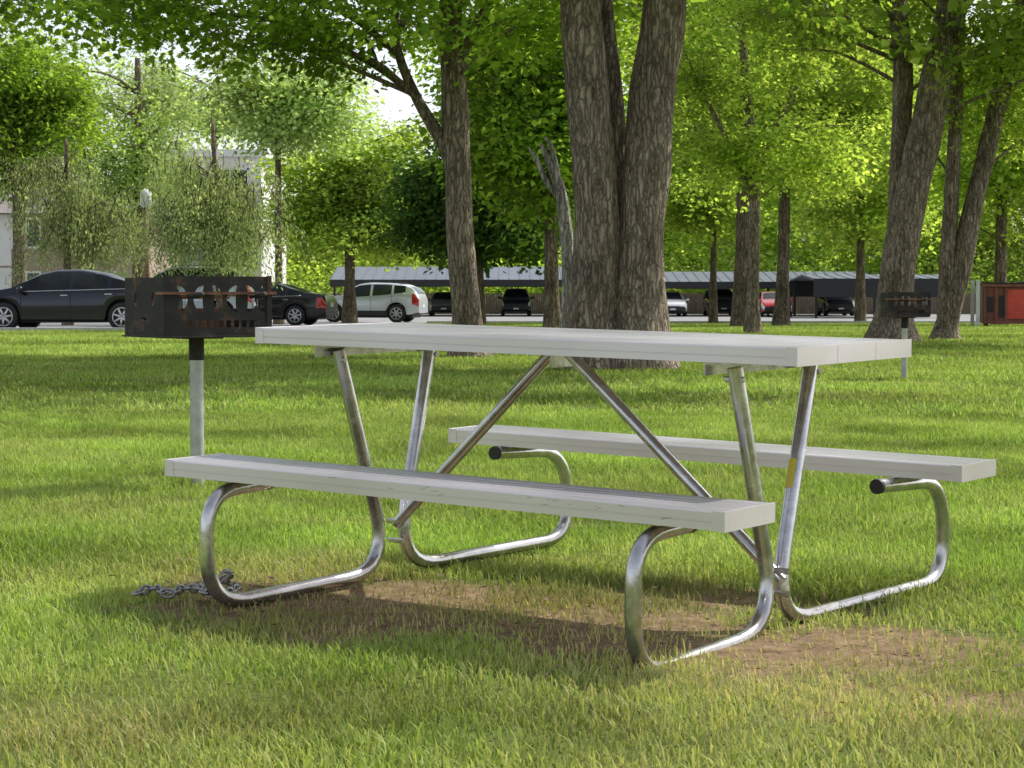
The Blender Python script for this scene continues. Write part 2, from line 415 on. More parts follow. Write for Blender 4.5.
# ---------------------------------------------------------------- picnic table
def alu(name,lo,hi,metal,rib,rg=(.38,.55)):
    m,nt,b=newmat(name); tc=N(nt,'ShaderNodeTexCoord').outputs['Object']
    st=noise_n(nt,mapping(nt,tc,(.15,90,90)),1.,3,.5); bl=noise_n(nt,mapping(nt,tc,(1,1.4,2)),1.6,3,.5)
    c=ramp(nt,st.outputs[0],[(.25,lo),(.75,hi)]).outputs[0]
    c=mixc(nt,1.,c,ramp(nt,bl.outputs[0],[(.3,.88),(.65,1.0)]).outputs[0],'MULTIPLY')
    nt.links.new(c,b.inputs['Base Color']); b.inputs['Metallic'].default_value=metal
    nt.links.new(ramp(nt,bl.outputs[0],[(.3,rg[0]),(.7,rg[1])]).outputs[0],b.inputs['Roughness'])
    if rib:
        wv=N(nt,'ShaderNodeTexWave',bands_direction='Y'); wv.inputs['Scale'].default_value=26; nt.links.new(tc,wv.inputs['Vector'])
        bump(nt,b,wv.outputs[0],.3,.003)
    return m
m_deck=alu('aluminium_deck',(.60,.575,.605),(.68,.65,.685),.75,True,(.27,.40))
m_alu=alu('aluminium_plank',(.79,.73,.77),(.84,.78,.82),.55,False,(.30,.42))
m_galv,nt,b=newmat('galvanised_steel'); tc=N(nt,'ShaderNodeTexCoord').outputs['Object']
n1=noise_n(nt,tc,22,5,.7); n2=noise_n(nt,tc,5,3)
c=ramp(nt,n1.outputs[0],[(.3,(.46,.45,.455)),(.7,(.76,.74,.75))]).outputs[0]
c=mixc(nt,1.,c,ramp(nt,n2.outputs[0],[(.3,.62),(.65,1.05)]).outputs[0],'MULTIPLY')
geo=N(nt,'ShaderNodeNewGeometry').outputs['Position']; sx=N(nt,'ShaderNodeSeparateXYZ'); nt.links.new(geo,sx.inputs[0])
low=ramp(nt,sx.outputs['Z'],[(.0,.75),(.10,0.)]).outputs[0]
c=mixc(nt,math_n(nt,'MULTIPLY',low,n1.outputs[0]),c,(.16,.11,.07))
nt.links.new(c,b.inputs['Base Color']); b.inputs['Metallic'].default_value=.9
nt.links.new(ramp(nt,n1.outputs[0],[(.3,.14),(.7,.32)]).outputs[0],b.inputs['Roughness'])
bump(nt,b,n1.outputs[0],.12,.003)
m_black=simple('black_plastic',(.02,.02,.02),.6); m_whitep=simple('white_plug',(.6,.6,.58),.5)
m_yel=simple('yellow_label',(.62,.5,.05),.5); m_scuff=simple('scuff_mark',(.16,.155,.15),.6)
TH=.044
table=empty('picnic_table',(.2033,5.7167,0),(.014,.016,-.6435))
a=1.814/2
def plank(name,x0,x1,y0,y1,z1,t,grooves=()):
    w=y1-y0
    prof=[(0,-t),(0,-t*.62),(.0015,-t*.60),(.0015,-t*.56),(0,-t*.54),(.0,-.003),(.003,0)]
    deck0=6
    for gy in grooves: prof+=[(gy-.003,0),(gy-.002,-.003),(gy+.002,-.003),(gy+.003,0)]
    prof+=[(w-.003,0)]; deck1=len(prof)-1
    prof+=[(w,-.003),(w,-t*.54),(w-.0015,-t*.56),(w-.0015,-t*.60),(w,-t*.62),(w,-t),(w-.012,-t),(w-.012,-t+.004),(w-.004,-t+.006),(w-.004,-.006),(.004,-.006),(.004,-t+.006),(.012,-t+.004),(.012,-t)]
    v=[];f=[];fm=[];n=len(prof)
    for x in (x0,x1):
        for p in prof: v.append((x,y0+p[0],z1+p[1]))
    for k in range(n): f.append((k,(k+1)%n,n+(k+1)%n,n+k)); fm.append(0 if deck0<=k<deck1 else 1)
    o=mesh_obj(name,v,f,mats=[m_deck,m_alu],fm=fm,parent=table)
    boxobj(name+'_end_cap',[(x1-.001,x1+.003,y0-.0015,y1+.0015,z1-t-.002,z1+.0015),(x0-.003,x0+.001,y0-.0015,y1+.0015,z1-t-.002,z1+.0015),
       (x1-.03,x1-.0012,y0-.0012,y0-.0002,z1-t-.001,z1+.001),(x0+.0012,x0+.03,y0-.0012,y0-.0002,z1-t-.001,z1+.001)],m_alu,table)
    return o
Wt=.624; pw=(Wt-.010)/3; du,dv=-.046,-.027
for i in range(3):
    y0=-Wt/2+dv+i*(pw+.005); plank('tabletop_plank_%d'%(i+1),-a+du,a+du,y0,y0+pw,.76,TH,(pw*.33,pw*.67))
plank('bench_plank_1',-a,a,-.75,-.75+.228,.403,TH,(.05,.09,.138,.178)); plank('bench_plank_2',-a,a,.75-.228,.75,.403,TH,(.05,.09,.138,.178))
# a few short scratches on the near bench face
v=[];f=[]
for i in range(16):
    x=R.uniform(-.2,.8) if i<11 else R.uniform(-.85,.85); z=.403-R.uniform(.006,.022 if i%2 else .040); L_=R.uniform(.006,.03); s_=R.uniform(-.35,.35)*L_
    z2=max(.403-TH+.003,min(.398,z+s_)); k=len(v); v+=[(x,-.7506,z),(x+L_,-.7506,z2),(x+L_,-.7506,z2+.0009),(x,-.7506,z+.0007)]; f.append((k,k+1,k+2,k+3))
mesh_obj('scratches',v,f,m_scuff,table)
def bent(name,pts,r=.0205,seg=16):
    P=[Vector(p[:3]) for p in pts]; rad=[p[3] for p in pts]; out=[P[0]]
    for i in range(1,len(P)-1):
        d1=(P[i-1]-P[i]); d2=(P[i+1]-P[i]); rr2=min(rad[i],d1.length*.49,d2.length*.49)
        A=P[i]+d1.normalized()*rr2; B=P[i]+d2.normalized()*rr2
        for j in range(9):
            t=j/8; out.append(A*(1-t)**2+P[i]*2*t*(1-t)+B*t*t)
    out.append(P[-1]); v=[];f=[]
    n=len(out)
    for i,p in enumerate(out):
        t=(out[min(i+1,n-1)]-out[max(i-1,0)]).normalized(); s=Vector((1,0,0)); s=(s-t*s.dot(t))
        if s.length<.2: s=Vector((0,1,0))-t*t.y
        s.normalize(); u=s.cross(t)
        for k in range(seg): an=2*math.pi*k/seg; v.append(p+s*math.cos(an)*r+u*math.sin(an)*r)
    for i in range(n-1):
        for k in range(seg): f.append((i*seg+k,i*seg+(k+1)%seg,(i+1)*seg+(k+1)%seg,(i+1)*seg+k))
    f.append(tuple(range(seg))[::-1]); f.append(tuple((n-1)*seg+k for k in range(seg)))
    o=mesh_obj(name,v,f,m_galv,table,True); 
    o.data.set_sharp_from_angle(angle=math.radians(50)); return o
uR=.696; uL=-.696; zb=.403-TH-.0205
bent('frame_tube_1',[(uR,-.56,zb,0),(uR,-.80,zb-.008,.13),(uR,-.80,.0,.15),(uR,-.13,.022,.20),(uR-.06,-.25,.70,0)])
bent('frame_tube_2',[(uR,.44,zb,0),(uR,.855,zb-.02,.14),(uR,.885,.018,.15),(uR-.02,-.11,.024,.2),(uR-.08,.19,.70,0)])
bent('frame_tube_3',[(uL,-.56,zb,0),(uL,-.80,zb-.008,.13),(uL,-.80,.018,.15),(uL,-.03,.022,.20),(uL-.03,-.23,.70,0)])
bent('frame_tube_4',[(uL,.50,zb,0),(uL,.88,zb-.02,.14),(uL,.92,.018,.15),(uL-.0,.0,.024,.2),(uL-.03,.20,.70,0)])
bent('brace_tube_1',[(du+.03,-.06,.71,0),(uR+.0,-.10,.14,0)],.017)
bent('brace_tube_2',[(du-.05,-.02,.71,0),(uL+.0,.0,.16,0)],.017)
zt=.76-TH
boxobj('top_bracket_1',[(uR-.11,uR-.105,-.32,.29,zt-.035,zt-.002),(uR-.105,uR-.03,-.32,.29,zt-.006,zt-.002)],m_galv,table)
boxobj('top_bracket_2',[(uL-.05,uL-.045,-.31,.29,zt-.035,zt-.002),(uL-.045,uL+.03,-.31,.29,zt-.006,zt-.002)],m_galv,table)
boxobj('centre_bracket',[(du-.08,du+.06,-.10,.04,zt-.008,zt-.002),(du-.02,du,-.08,.02,zt-.05,zt-.008)],m_galv,table)
for i,(u,v0,v1) in enumerate([(uR,-.74,-.53),(uL,-.74,-.53),(uR,.53,.74),(uL,.53,.74)]):
    boxobj('bench_bracket_%d'%(i+1),[(u-.03,u+.03,v0,v1,.403-TH-.004,.403-TH-.0005)],m_galv,table)
for i,(u,v_,m) in enumerate([(uR,.44,m_black),(uL,.50,m_black),(uL,-.56,m_whitep),(uR,-.56,m_black)]):
    vv=[];ff=[]; sg=-1 if v_>0 else 1
    ring_tube(vv,ff,[(u,v_,zb),(u,v_+sg*.012,zb)],[.0225,.0215],14); mesh_obj('tube_plug_%d'%(i+1),vv,ff,m,table,False)
v=[];f=[]
for (u,vv_,z) in [(uR,-.115,.17),(uR,-.11,.11),(uL,-.01,.17),(uL,-.0,.11),(uR-.06,-.25,.67),(uR-.08,.19,.67),(uL-.03,-.23,.67),(uL-.03,.2,.67)]:
    ring_tube(v,f,[(u-.028,vv_,z),(u+.028,vv_,z)],[.008,.008],6)
mesh_obj('bolts',v,f,m_galv,table)
def lerp(a_,b_,t): return Vector([x+(y-x)*t for x,y in zip(a_,b_)])
A=(uR-.02,-.11,.024); B=(uR-.08,.19,.70)
v=[];f=[]; ax_=(Vector(B)-Vector(A)).normalized(); fr_=Vector((-.3,-1,0)); fr_=(fr_-ax_*fr_.dot(ax_)).normalized(); sd_=fr_.cross(ax_)
for j,t in enumerate((.50,.61)):
    for k in range(7):
        an=-.8+1.35*k/6; v.append(lerp(A,B,t)+(fr_*math.cos(an)+sd_*math.sin(an))*.0212)
for k in range(6): f.append((k,k+1,k+8,k+7))
mesh_obj('label',v,f,m_yel,table,True)

m_chain=simple('chain_steel',(.34,.33,.32),.4,.8,.3,30)
path=spline([(-1.07,5.66,.025),(-1.02,5.72,.035),(-.97,5.66,.03),(-.93,5.72,.035),(-.88,5.68,.04),(-.84,5.62,.05),(-.80,5.66,.09),(-.82,5.75,.05),(-.87,5.72,.05),(-.86,5.62,.04),(-.80,5.60,.04),(-.78,5.68,.04),(-.80,5.76,.04)],60)
v=[];f=[];acc=0;last=Vector(path[0]);k=0
for i in range(1,len(path)):
    p=Vector(path[i]); acc+=(p-last).length
    if acc>.026:
        acc=0; t=(p-last).normalized(); 
        side=t.cross(Vector((0,0,1))).normalized(); up=side.cross(t)
        if k%2: side,up=up,side
        loop=[]
        for j in range(13):
            a_=2*math.pi*j/12; loop.append(p+t*(math.cos(a_)*.021)+side*(math.sin(a_)*.012))
        ring_tube(v,f,loop,[.0042]*13,6,cap=False); k+=1
    last=p
mesh_obj('chain',v,f,m_chain,None,True)

# ---------------------------------------------------------------- grills
def rusty(name,a_,b_,c_,p=(.36,.5,.66),sc=9):
    m,nt,b=newmat(name); tc=N(nt,'ShaderNodeTexCoord').outputs['Object']; n=noise_n(nt,tc,sc,6,.7)
    nt.links.new(ramp(nt,n.outputs[0],[(p[0],a_),(p[1],b_),(p[2],c_)]).outputs[0],b.inputs['Base Color']); b.inputs['Roughness'].default_value=.75
    bump(nt,b,n.outputs[0],.4,.01); return m
m_grill=rusty('grill_black_steel',(.012,.011,.011),(.024,.019,.016),(.14,.07,.04),(.4,.55,.71))
m_rust=rusty('rusty_steel',(.05,.03,.02),(.17,.075,.04),(.32,.16,.08))
m_post=simple('galvanised_post',(.46,.46,.45),.45,.5,.22,14,.1)
def panel(name,outline,holes,th,M,mat,parent):
    cu=bpy.data.curves.new(name,'CURVE'); cu.dimensions='2D'; cu.fill_mode='BOTH'; cu.extrude=th/2
    for lp in [outline]+holes:
        s=cu.splines.new('POLY'); s.points.add(len(lp)-1); s.use_cyclic_u=True
        for i,(x,y) in enumerate(lp): s.points[i].co=(x,y,0,1)
    o=bpy.data.objects.new(name,cu); scene.collection.objects.link(o)
    bpy.context.view_layer.update()
    me=bpy.data.meshes.new_from_object(o.evaluated_get(bpy.context.evaluated_depsgraph_get()))
    bpy.data.objects.remove(o); me.transform(M); me.materials.clear(); me.materials.append(mat)
    return link(bpy.data.objects.new(name,me),parent)
def circ(cx,cy,rx,ry,n=20,a0=0,a1=2*math.pi): return [(cx+rx*math.cos(a0+(a1-a0)*i/n),cy+ry*math.sin(a0+(a1-a0)*i/n)) for i in range(n)]
def crescent(cx,cy,r,flip):
    o=[(cx+flip*r*math.cos(t)*1.0,cy+r*1.15*math.sin(t)) for t in [math.pi*(-.5+i/12) for i in range(13)]]
    i_=[(cx+flip*r*.12*math.cos(t),cy+r*.95*math.sin(t)) for t in [math.pi*(.5-i/8) for i in range(9)]]
    return o+i_
def make_grill(loc,rotz,w,dp,hb,ztop,postr,post_top):
    g=empty('park_grill',loc,(0,0,rotz))
    z0=ztop-hb; th=.006
    RX=Matrix.Rotation(math.pi/2,4,'X')
    def M(x,y,rz): return Matrix.Translation((x,y,z0))@Matrix.Rotation(rz,4,'Z')@RX
    k=w/.5
    holes=[]
    for cx,fl in ((.055,1),(.185,-1),(.225,1),(.345,-1),(.39,1),(.485,-1)):
        holes.append([(p[0]*k,p[1]) for p in crescent(cx,hb*.62,hb*.20,fl)])
    for j in range(9):
        x=.10+j*.038; holes.append([(x*k,hb*.14),((x+.024)*k,hb*.14),((x+.024)*k,hb*.26),(x*k,hb*.26)])
    fr=[(0,0),(w,0),(w,hb),(0,hb)]
    panel('side_panel_1',fr,holes,th,M(-w/2,-dp/2,0),m_grill,g)
    boxobj('side_panel_2',[(-w/2,w/2,dp/2-th,dp/2,z0,z0+hb*.45)],m_rust,g)
    panel('end_panel_1',[(0,0),(dp-.02,0),(dp-.02,hb*.98),(0,hb*.98)],[circ(.12,hb*.62,.010,.03,10),circ(.30,hb*.62,.010,.03,10),circ(.21,hb*.28,.03,.008,10)],th,M(-w/2,dp/2-.012,-math.pi/2),m_grill,g)
    boxobj('end_panel_2',[(w/2-th/2,w/2+th/2,-dp/2+.004,dp/2-th-.001,z0,z0+hb*.45)],m_grill,g)
    boxobj('corner_flanges',[(-w/2-.012,-w/2+.012,-dp/2-.009,-dp/2-.004,z0+.002,z0+hb+.003),(w/2-.012,w/2+.012,-dp/2-.009,-dp/2-.004,z0+.002,z0+hb+.003)],m_grill,g)
    boxobj('fire_tray',[(-w/2-.01,w/2+.01,-dp/2-.004,dp/2+.01,z0-.008,z0-.001)],m_grill,g)
    bars=[]
    for i in range(15):
        x=-w/2+.02+i*(w-.04)/14; bars.append((x-.004,x+.004,-dp/2+.01,dp/2-.01,z0+hb*.66,z0+hb*.66+.008))
    bars.append((-w/2,w/2,dp/2-.05,dp/2-.035,z0+hb*.66-.012,z0+hb*.66-.001))
    boxobj('cooking_grate',bars,m_rust,g)
    boxobj('grate_rail',[(-w/2-.05,w/2+.03,-dp/2-.022,-dp/2-.010,z0+hb*.74-.012,z0+hb*.74)],m_rust,g)
    v=[];f=[]
    for sx in (-1,1):
        ring_tube(v,f,[(sx*w*.3,-dp/2-.02,z0+hb*.65),(sx*w*.3,-dp/2-.10,z0+hb*.68)],[.007,.007],8)
        ring_tube(v,f,[(sx*w*.3,-dp/2-.08,z0+hb*.67),(sx*w*.3,-dp/2-.16,z0+hb*.70)],[.012,.012],8)
    mesh_obj('handles',v,f,m_grill,g,True)
    v=[];f=[]; 
    ring_tube(v,f,[(0,0,-.2),(0,0,post_top-.06)],[postr,postr],20); mesh_obj('post',v,f,m_post,g,True).data.set_sharp_from_angle(angle=.8)
    v=[];f=[]; ring_tube(v,f,[(0,0,post_top-.09),(0,0,z0-.008)],[postr*1.12,postr*1.12],20); mesh_obj('post_collar',v,f,m_grill,g,True).data.set_sharp_from_angle(angle=.8)
    boxobj('mount_plate',[(-.09,.09,-.09,.09,z0-.016,z0-.0085)],m_grill,g)
    return g
make_grill((-1.42,9.1,0),math.radians(34),.50,.44,.262,.945,.031,.66)
make_grill((3.92,20.2,0),math.radians(4),.40,.36,.24,.87,.03,.6)

# ---------------------------------------------------------------- cars
m_glass,nt,b=newmat('car_glass'); b.inputs['Roughness'].default_value=.08; b.inputs['Specular IOR Level'].default_value=.3
nt.links.new(ramp(nt,noise_n(nt,N(nt,'ShaderNodeTexCoord').outputs['Object'],2).outputs[0],[(.3,(.008,.01,.012)),(.7,(.025,.03,.03))]).outputs[0],b.inputs['Base Color'])
m_tyre=simple('tyre_rubber',(.022,.022,.022),.85); m_rim=simple('alloy_rim',(.65,.65,.66),.3,.7,.05)
m_trim=simple('dark_trim',(.015,.015,.016),.5); m_head=simple('headlight',(.7,.72,.75),.1,.2,.05,coat=1); m_tail=simple('taillight',(.45,.01,.01),.15,0,.1,coat=1)
m_seam=simple('seam',(.01,.01,.01),.8); m_chrome=simple('chrome',(.6,.6,.62),.12,1.,.03); m_plate=simple('number_plate',(.6,.62,.65),.5)
def interp(tab,x):
    if x<=tab[0][0]: return tab[0][1]
    for (a_,za),(b_,zb_) in zip(tab,tab[1:]):
        if x<=b_:
            t=(x-a_)/(b_-a_); t=t*t*(3-2*t)*.35+t*.65; return za+(zb_-za)*t
    return tab[-1][1]
KINDS={
'sedan':dict(L=4.85,W=1.85,wb=2.85,wr=.335,top=[(-2.42,.80),(-2.36,1.0),(-2.2,1.05),(-1.72,1.10),(-1.3,1.25),(-.85,1.38),(-.3,1.45),(.25,1.44),(.62,1.36),(1.0,1.18),(1.32,1.02),(1.7,.96),(2.1,.86),(2.33,.74),(2.42,.6)],
   belt=[(-2.42,.78),(-2.3,.93),(-1.6,.98),(0,.94),(1.2,.91),(2.0,.80),(2.42,.58)],win=(-1.62,1.12),ws=(.45,1.30),rs=(-1.68,-.75),pil=[(-.22,-.14),(-1.12,-1.05)],seams=(1.02,-.18,-1.25),base=.24),
'suv':dict(L=4.55,W=1.84,wb=2.72,wr=.38,top=[(-2.27,.98),(-2.23,1.14),(-2.12,1.30),(-1.95,1.47),(-1.6,1.58),(-.8,1.64),(-.1,1.655),(.3,1.61),(.62,1.47),(.92,1.26),(1.12,1.14),(1.6,1.09),(2.05,1.0),(2.2,.90),(2.27,.74)],
   belt=[(-2.27,.95),(-2.1,1.20),(-1.6,1.22),(-.6,1.11),(.3,1.05),(1.1,1.02),(1.9,.96),(2.27,.72)],win=(-1.72,.85),ws=(.36,1.0),rs=(-2.2,-1.85),pil=[(-.3,-.2),(-1.22,-1.12)],seams=(.88,-.25,-1.15),base=.30),
}
def make_car(name,x,y,yaw,kind,col,hs=1.0,metal=.4,coat=1.0):
    K=KINDS[kind]; L=K['L']; hw=K['W']/2; root=empty(name,(x,y,tz(y)),(0,0,yaw))
    mp=simple(name+'_paint',col,.25,metal,.03,2,coat=coat)
    mats=[mp,m_glass,m_trim,m_head,m_tail,m_seam]
    st=set([-L/2,L/2]); n=64
    for i in range(n+1): st.add(round(-L/2+L*i/n,4))
    for s in K['seams']: st|={s-.008,s+.008}
    for p in K['pil']: st|=set(p)
    st|=set(K['win'])|set(K['ws'])|set(K['rs']); st=sorted(st)
    axl=(K['wb']/2+.02,-K['wb']/2+.02); AR=K['wr']+.055
    rings=[]
    for s in st:
        e=abs(s)/(L/2); w=hw*(1-.16*e**7-.03*e*e)
        zb_=K['base']+ (.10*max(0,(e-.85)/.15))
        for ax_ in axl:
            q=abs(s-ax_)
            if q<AR: zb_=max(zb_,K['wr']+math.sqrt(AR*AR-q*q))
        bl_=interp(K['belt'],s)*hs; tp=interp(K['top'],s)*hs; gap=max(0,tp-bl_)
        tuck=gap*.42
        z2=zb_+.035; z4=max(bl_-.07,z2+.02); z3=(z2+z4)/2; bl_=max(bl_,z4+.01)
        w6=w*.95-tuck-.02; 
        prof=[(0,zb_),(w*.93,zb_),(w*.985,z2),(w*1.0,z3),(w*.99,z4),(w*.95,bl_),(w6,bl_+(tp-bl_)*.88),(w6-.09,tp-.012),(w6*.5,tp+.004),(0,tp+.008)]
        rings.append([(s,a_,z) for a_,z in prof]+[(s,-a_,z) for a_,z in prof[-2:0:-1]])
    nr=len(rings[0]); v=[p for r in rings for p in r]; f=[];fm=[]
    for i in range(len(rings)-1):
        xm=(st[i]+st[i+1])/2
        for k in range(nr):
            k2=(k+1)%nr; f.append((i*nr+k,i*nr+k2,(i+1)*nr+k2,(i+1)*nr+k))
            seg=k if k<9 else nr-1-k
            m=0
            gap=interp(K['top'],xm)*hs-interp(K['belt'],xm)*hs
            if seg<=1: m=2
            if seg==5 and K['win'][0]<xm<K['win'][1] and gap>.13 and not any(a_<xm<b_ for a_,b_ in K['pil']): m=1
            if seg>=7 and (K['ws'][0]<xm<K['ws'][1] or K['rs'][0]<xm<K['rs'][1]): m=1
            if seg in (2,3,4) and any(abs(xm-s)<.009 for s in K['seams']): m=5
            if seg in (3,4) and xm>L/2-.42: m=3
            if seg in (3,4) and xm<-L/2+.3: m=4
            fm.append(m)
    f.append(tuple(range(nr))); fm.append(0); f.append(tuple((len(rings)-1)*nr+k for k in range(nr))[::-1]); fm.append(2)
    o=mesh_obj('body',v,f,mats=mats,fm=fm,parent=root,smooth=True)
    bm=bmesh.new(); bm.from_mesh(o.data); bmesh.ops.recalc_face_normals(bm,faces=bm.faces); bm.to_mesh(o.data); bm.free()
    o.data.set_sharp_from_angle(angle=math.radians(38))
    boxobj('underbody_shade',[(-L/2+.3,L/2-.3,-hw*.72,hw*.72,.2,.72)],m_trim,root)  # black inner box added to stand in for the shade inside the wheel wells
    for wi,(ax_,sd) in enumerate([(a_,s) for a_ in axl for s in (-1,1)]):
        yo=sd*(hw-.13); r=K['wr']
        v=[];f=[]; prof=[(-.11,.62),(-.11,.92),(-.085,1.0),(.085,1.0),(.11,.92),(.112,.66)]; seg=32
        for (o_,q) in prof:
            for k in range(seg): a_=2*math.pi*k/seg; v.append((ax_+math.cos(a_)*q*r,yo+sd*o_,r+math.sin(a_)*q*r))
        for i in range(len(prof)-1):
            for k in range(seg): f.append((i*seg+k,i*seg+(k+1)%seg,(i+1)*seg+(k+1)%seg,(i+1)*seg+k))
        mesh_obj('tyre_%d'%(wi+1),v,f,m_tyre,root,True)
        v=[];f=[]
        for k in range(seg): a_=2*math.pi*k/seg; v.append((ax_+math.cos(a_)*.66*r,yo+sd*.06,r+math.sin(a_)*.66*r))
        f.append(tuple(range(seg)))
        mesh_obj('brake_disc_%d'%(wi+1),v,f,m_trim,root)
        v=[];f=[]
        loop=[(ax_+math.cos(2*math.pi*k/32)*.64*r,yo+sd*.108,r+math.sin(2*math.pi*k/32)*.64*r) for k in range(33)]
        ring_tube(v,f,loop,[.014]*33,6,cap=False)
        for k in range(7):
            a_=2*math.pi*k/7+.3
            p0=Vector((ax_,yo+sd*.095,r)); p1=Vector((ax_+math.cos(a_)*.64*r,yo+sd*.105,r+math.sin(a_)*.64*r))
            ring_tube(v,f,[p0,p1],[.036,.024],6)
        ring_tube(v,f,[(ax_,yo+sd*.08,r),(ax_,yo+sd*.115,r)],[.05,.045],12)
        mesh_obj('rim_%d'%(wi+1),v,f,m_rim,root,True)
    wsx=K['ws'][1]-.3; bz=interp(K['belt'],wsx)*hs
    v=[];f=[]
    for sd in (-1,1):
        ring_tube(v,f,[(wsx,sd*(hw*.9),bz+.03),(wsx,sd*(hw+.04),bz+.06),(wsx-.01,sd*(hw+.16),bz+.07),(wsx-.01,sd*(hw+.19),bz+.07)],[.03,.07,.075,.04],8)
    mesh_obj('mirrors',v,f,mp,root,True)
    hd=[]
    for s in K['seams'][1:]:
        for sd in (-1,1):
            z=interp(K['belt'],s)*hs-.12; yy=sd*(hw+.004); hd.append((s+.06,s+.24,min(yy,yy+sd*.02),max(yy,yy+sd*.02),z,z+.028))
    boxobj('door_handles',hd,m_chrome if kind=='sedan' else mp,root,.006)
    v=[];f=[]
    for sd in (-1,1):
        P=[(x_,sd*(hw*.955*(1-.03*(abs(x_)/(L/2))**2)),interp(K['belt'],x_)*hs+.012) for x_ in [K['win'][0]+i*(K['win'][1]-K['win'][0])/12 for i in range(13)]]
        ring_tube(v,f,P,[.011]*13,5)
    mesh_obj('window_trim',v,f,m_chrome,root,True)
    gz=.62 if kind=='sedan' else .72
    boxobj('grille',[(L/2-.02,L/2+.012,-.42,.42,.40,gz)],m_trim,root,.01)
    boxobj('number_plate',[(-L/2-.015,-L/2+.01,-.16,.16,.62,.76),(L/2+.013,L/2+.02,-.16,.16,.40,.50)],m_plate,root)
    if kind=='suv':
        v=[];f=[]
        for sd in (-1,1):
            zz=1.63*hs; ring_tube(v,f,[(-1.5,sd*.56,zz-.06),(-1.4,sd*.56,zz+.02),(0,sd*.57,zz+.055),(.25,sd*.57,zz-.02)],[.014]*4,6)
        mesh_obj('roof_rails',v,f,m_trim,root,True)
        boxobj('sill_cladding',[(-.95,.95,-hw-.012,-hw*.96,.29,.50),(-.95,.95,hw*.96,hw+.012,.29,.50)],m_trim,root,.01)
    return root
def atx(px,d): return (px-512)/F*d
pi_=math.pi
make_car('parked_car',atx(73,48),48.3,pi_+math.radians(-6),'sedan',(.006,.009,.02),coat=.6)
make_car('parked_car',atx(182,63),63,pi_,'suv',(.45,.50,.55),1.13)
make_car('parked_car',atx(262,68),68,pi_+math.radians(-10),'sedan',(.012,.01,.014),coat=.6)
make_car('parked_car',atx(371,85),85,pi_+math.radians(-12),'suv',(.58,.60,.64),1.0,.3,.5)
for (px,d,yw,k,c) in [(516,122,-90,'suv',(.02,.025,.03)),(668,118,-88,'sedan',(.75,.76,.76)),(772,115,-90,'sedan',(.55,.02,.02)),(605,123,-90,'sedan',(.1,.11,.12)),(835,123,-90,'suv',(.03,.03,.035)),(445,123,-90,'sedan',(.3,.31,.32)),(720,123,-90,'suv',(.1,.1,.11))]:
    make_car('parked_car',atx(px,d),d,math.radians(yw),k,c)

# ---------------------------------------------------------------- carports
m_roof=simple('metal_roof',(.13,.15,.18),.5,.3,.12,1.5); m_dark=simple('dark_fascia',(.018,.018,.02),.5,.2)
def carport(x0,x1,y0,y1,eave,ridge,step=5.6,fas=.38):
    g=empty('carport',((x0+x1)/2,(y0+y1)/2,tz(y0))); hx=(x1-x0)/2; hy=(y1-y0)/2
    v=[(-hx,-hy,eave),(hx,-hy,eave),(hx,0,ridge),(-hx,0,ridge),(-hx,hy,eave),(hx,hy,eave)]
    v+=[(a_,b_,c_-.08) for a_,b_,c_ in v]
    f=[(0,1,2,3),(3,2,5,4),(9,8,7,6),(10,11,8,9),(0,3,9,6),(3,4,10,9),(1,7,8,2),(2,8,11,5)]
    mesh_obj('roof',v,f,m_roof,g)
    boxobj('fascia',[(-hx-.01,hx+.01,-hy-.06,-hy-.005,eave-fas,eave+.02),(-hx-.01,hx+.01,hy+.005,hy+.06,eave-fas,eave+.02)],m_dark,g)
    n=int(2*hx/.6); v=[];f=[]
    for i in range(n+1):
        x=-hx+i*2*hx/n; box(v,f,x-.02,x+.02,0,1,0,1,None); 
        for k_,(yy,zz) in enumerate([(-hy,eave-.01),(-hy,eave-.01),(-.02,ridge-.01),(-.02,ridge-.01),(-hy,eave+.035),(-hy,eave+.035),(-.02,ridge+.035),(-.02,ridge+.035)]):
            q=v[len(v)-8+k_]; v[len(v)-8+k_]=(q[0],yy,zz)
    mesh_obj('roof_ribs',v,f,m_roof,g)
    po=[]; m=int(2*hx/step)
    for i in range(m+1):
        x=-hx+.2+i*(2*hx-.4)/m
        for yy in (-hy+.5,hy-.5): po.append((x-.06,x+.06,yy-.06,yy+.06,0,eave-.05))
    boxobj('posts',po,m_dark,g)
    return g
carport(atx(335,120),atx(612,120),117,128,2.12,2.95)
carport(atx(655,120),atx(870,120),117,128,2.0,2.65)
carport(atx(805,108),atx(945,108),105,114,2.05,2.3,5.6,.95)
m_fence=simple('timber_fence',(.14,.10,.07),.8,0,.3,3)
fb=[];x=-42
while x<70:
    fb.append((x,x+.14,131,131.04,-.6,.75+.02*math.sin(x*7))); x+=.155
boxobj('fence',fb,m_fence)

m_dump=simple('rust_brown_paint',(.20,.07,.05),.6,.2,.3,3,.2); m_dred=simple('faded_red_paint',(.62,.07,.05),.5,.1,.2,3,.2)
D=empty('dumpster',(atx(992,61),61,tz(61)),(0,0,math.radians(-8)))
boxobj('container',[(-.35,1.9,-.8,.8,.12,1.2)],m_dump,D,.02)
boxobj('front_panel',[(.35,1.88,-.83,-.801,.25,1.12)],m_dred,D)
boxobj('ribs',[(x,x+.07,-.87,-.831,.14,1.18) for x in (-.33,.0,.28,1.05,1.81)]+[(-.37,1.92,-.89,-.802,1.2,1.28),(-.37,1.92,-.88,-.803,.10,.18)],m_dump,D)
boxobj('side_door',[(-.22,-.06,-.825,-.801,.45,.9),(.12,.26,-.825,-.801,.3,.95)],m_dark,D)
boxobj('lid',[(-.37,.75,-.82,.84,1.285,1.33),(.8,1.92,-.82,.84,1.285,1.36)],m_trim,D,.01)
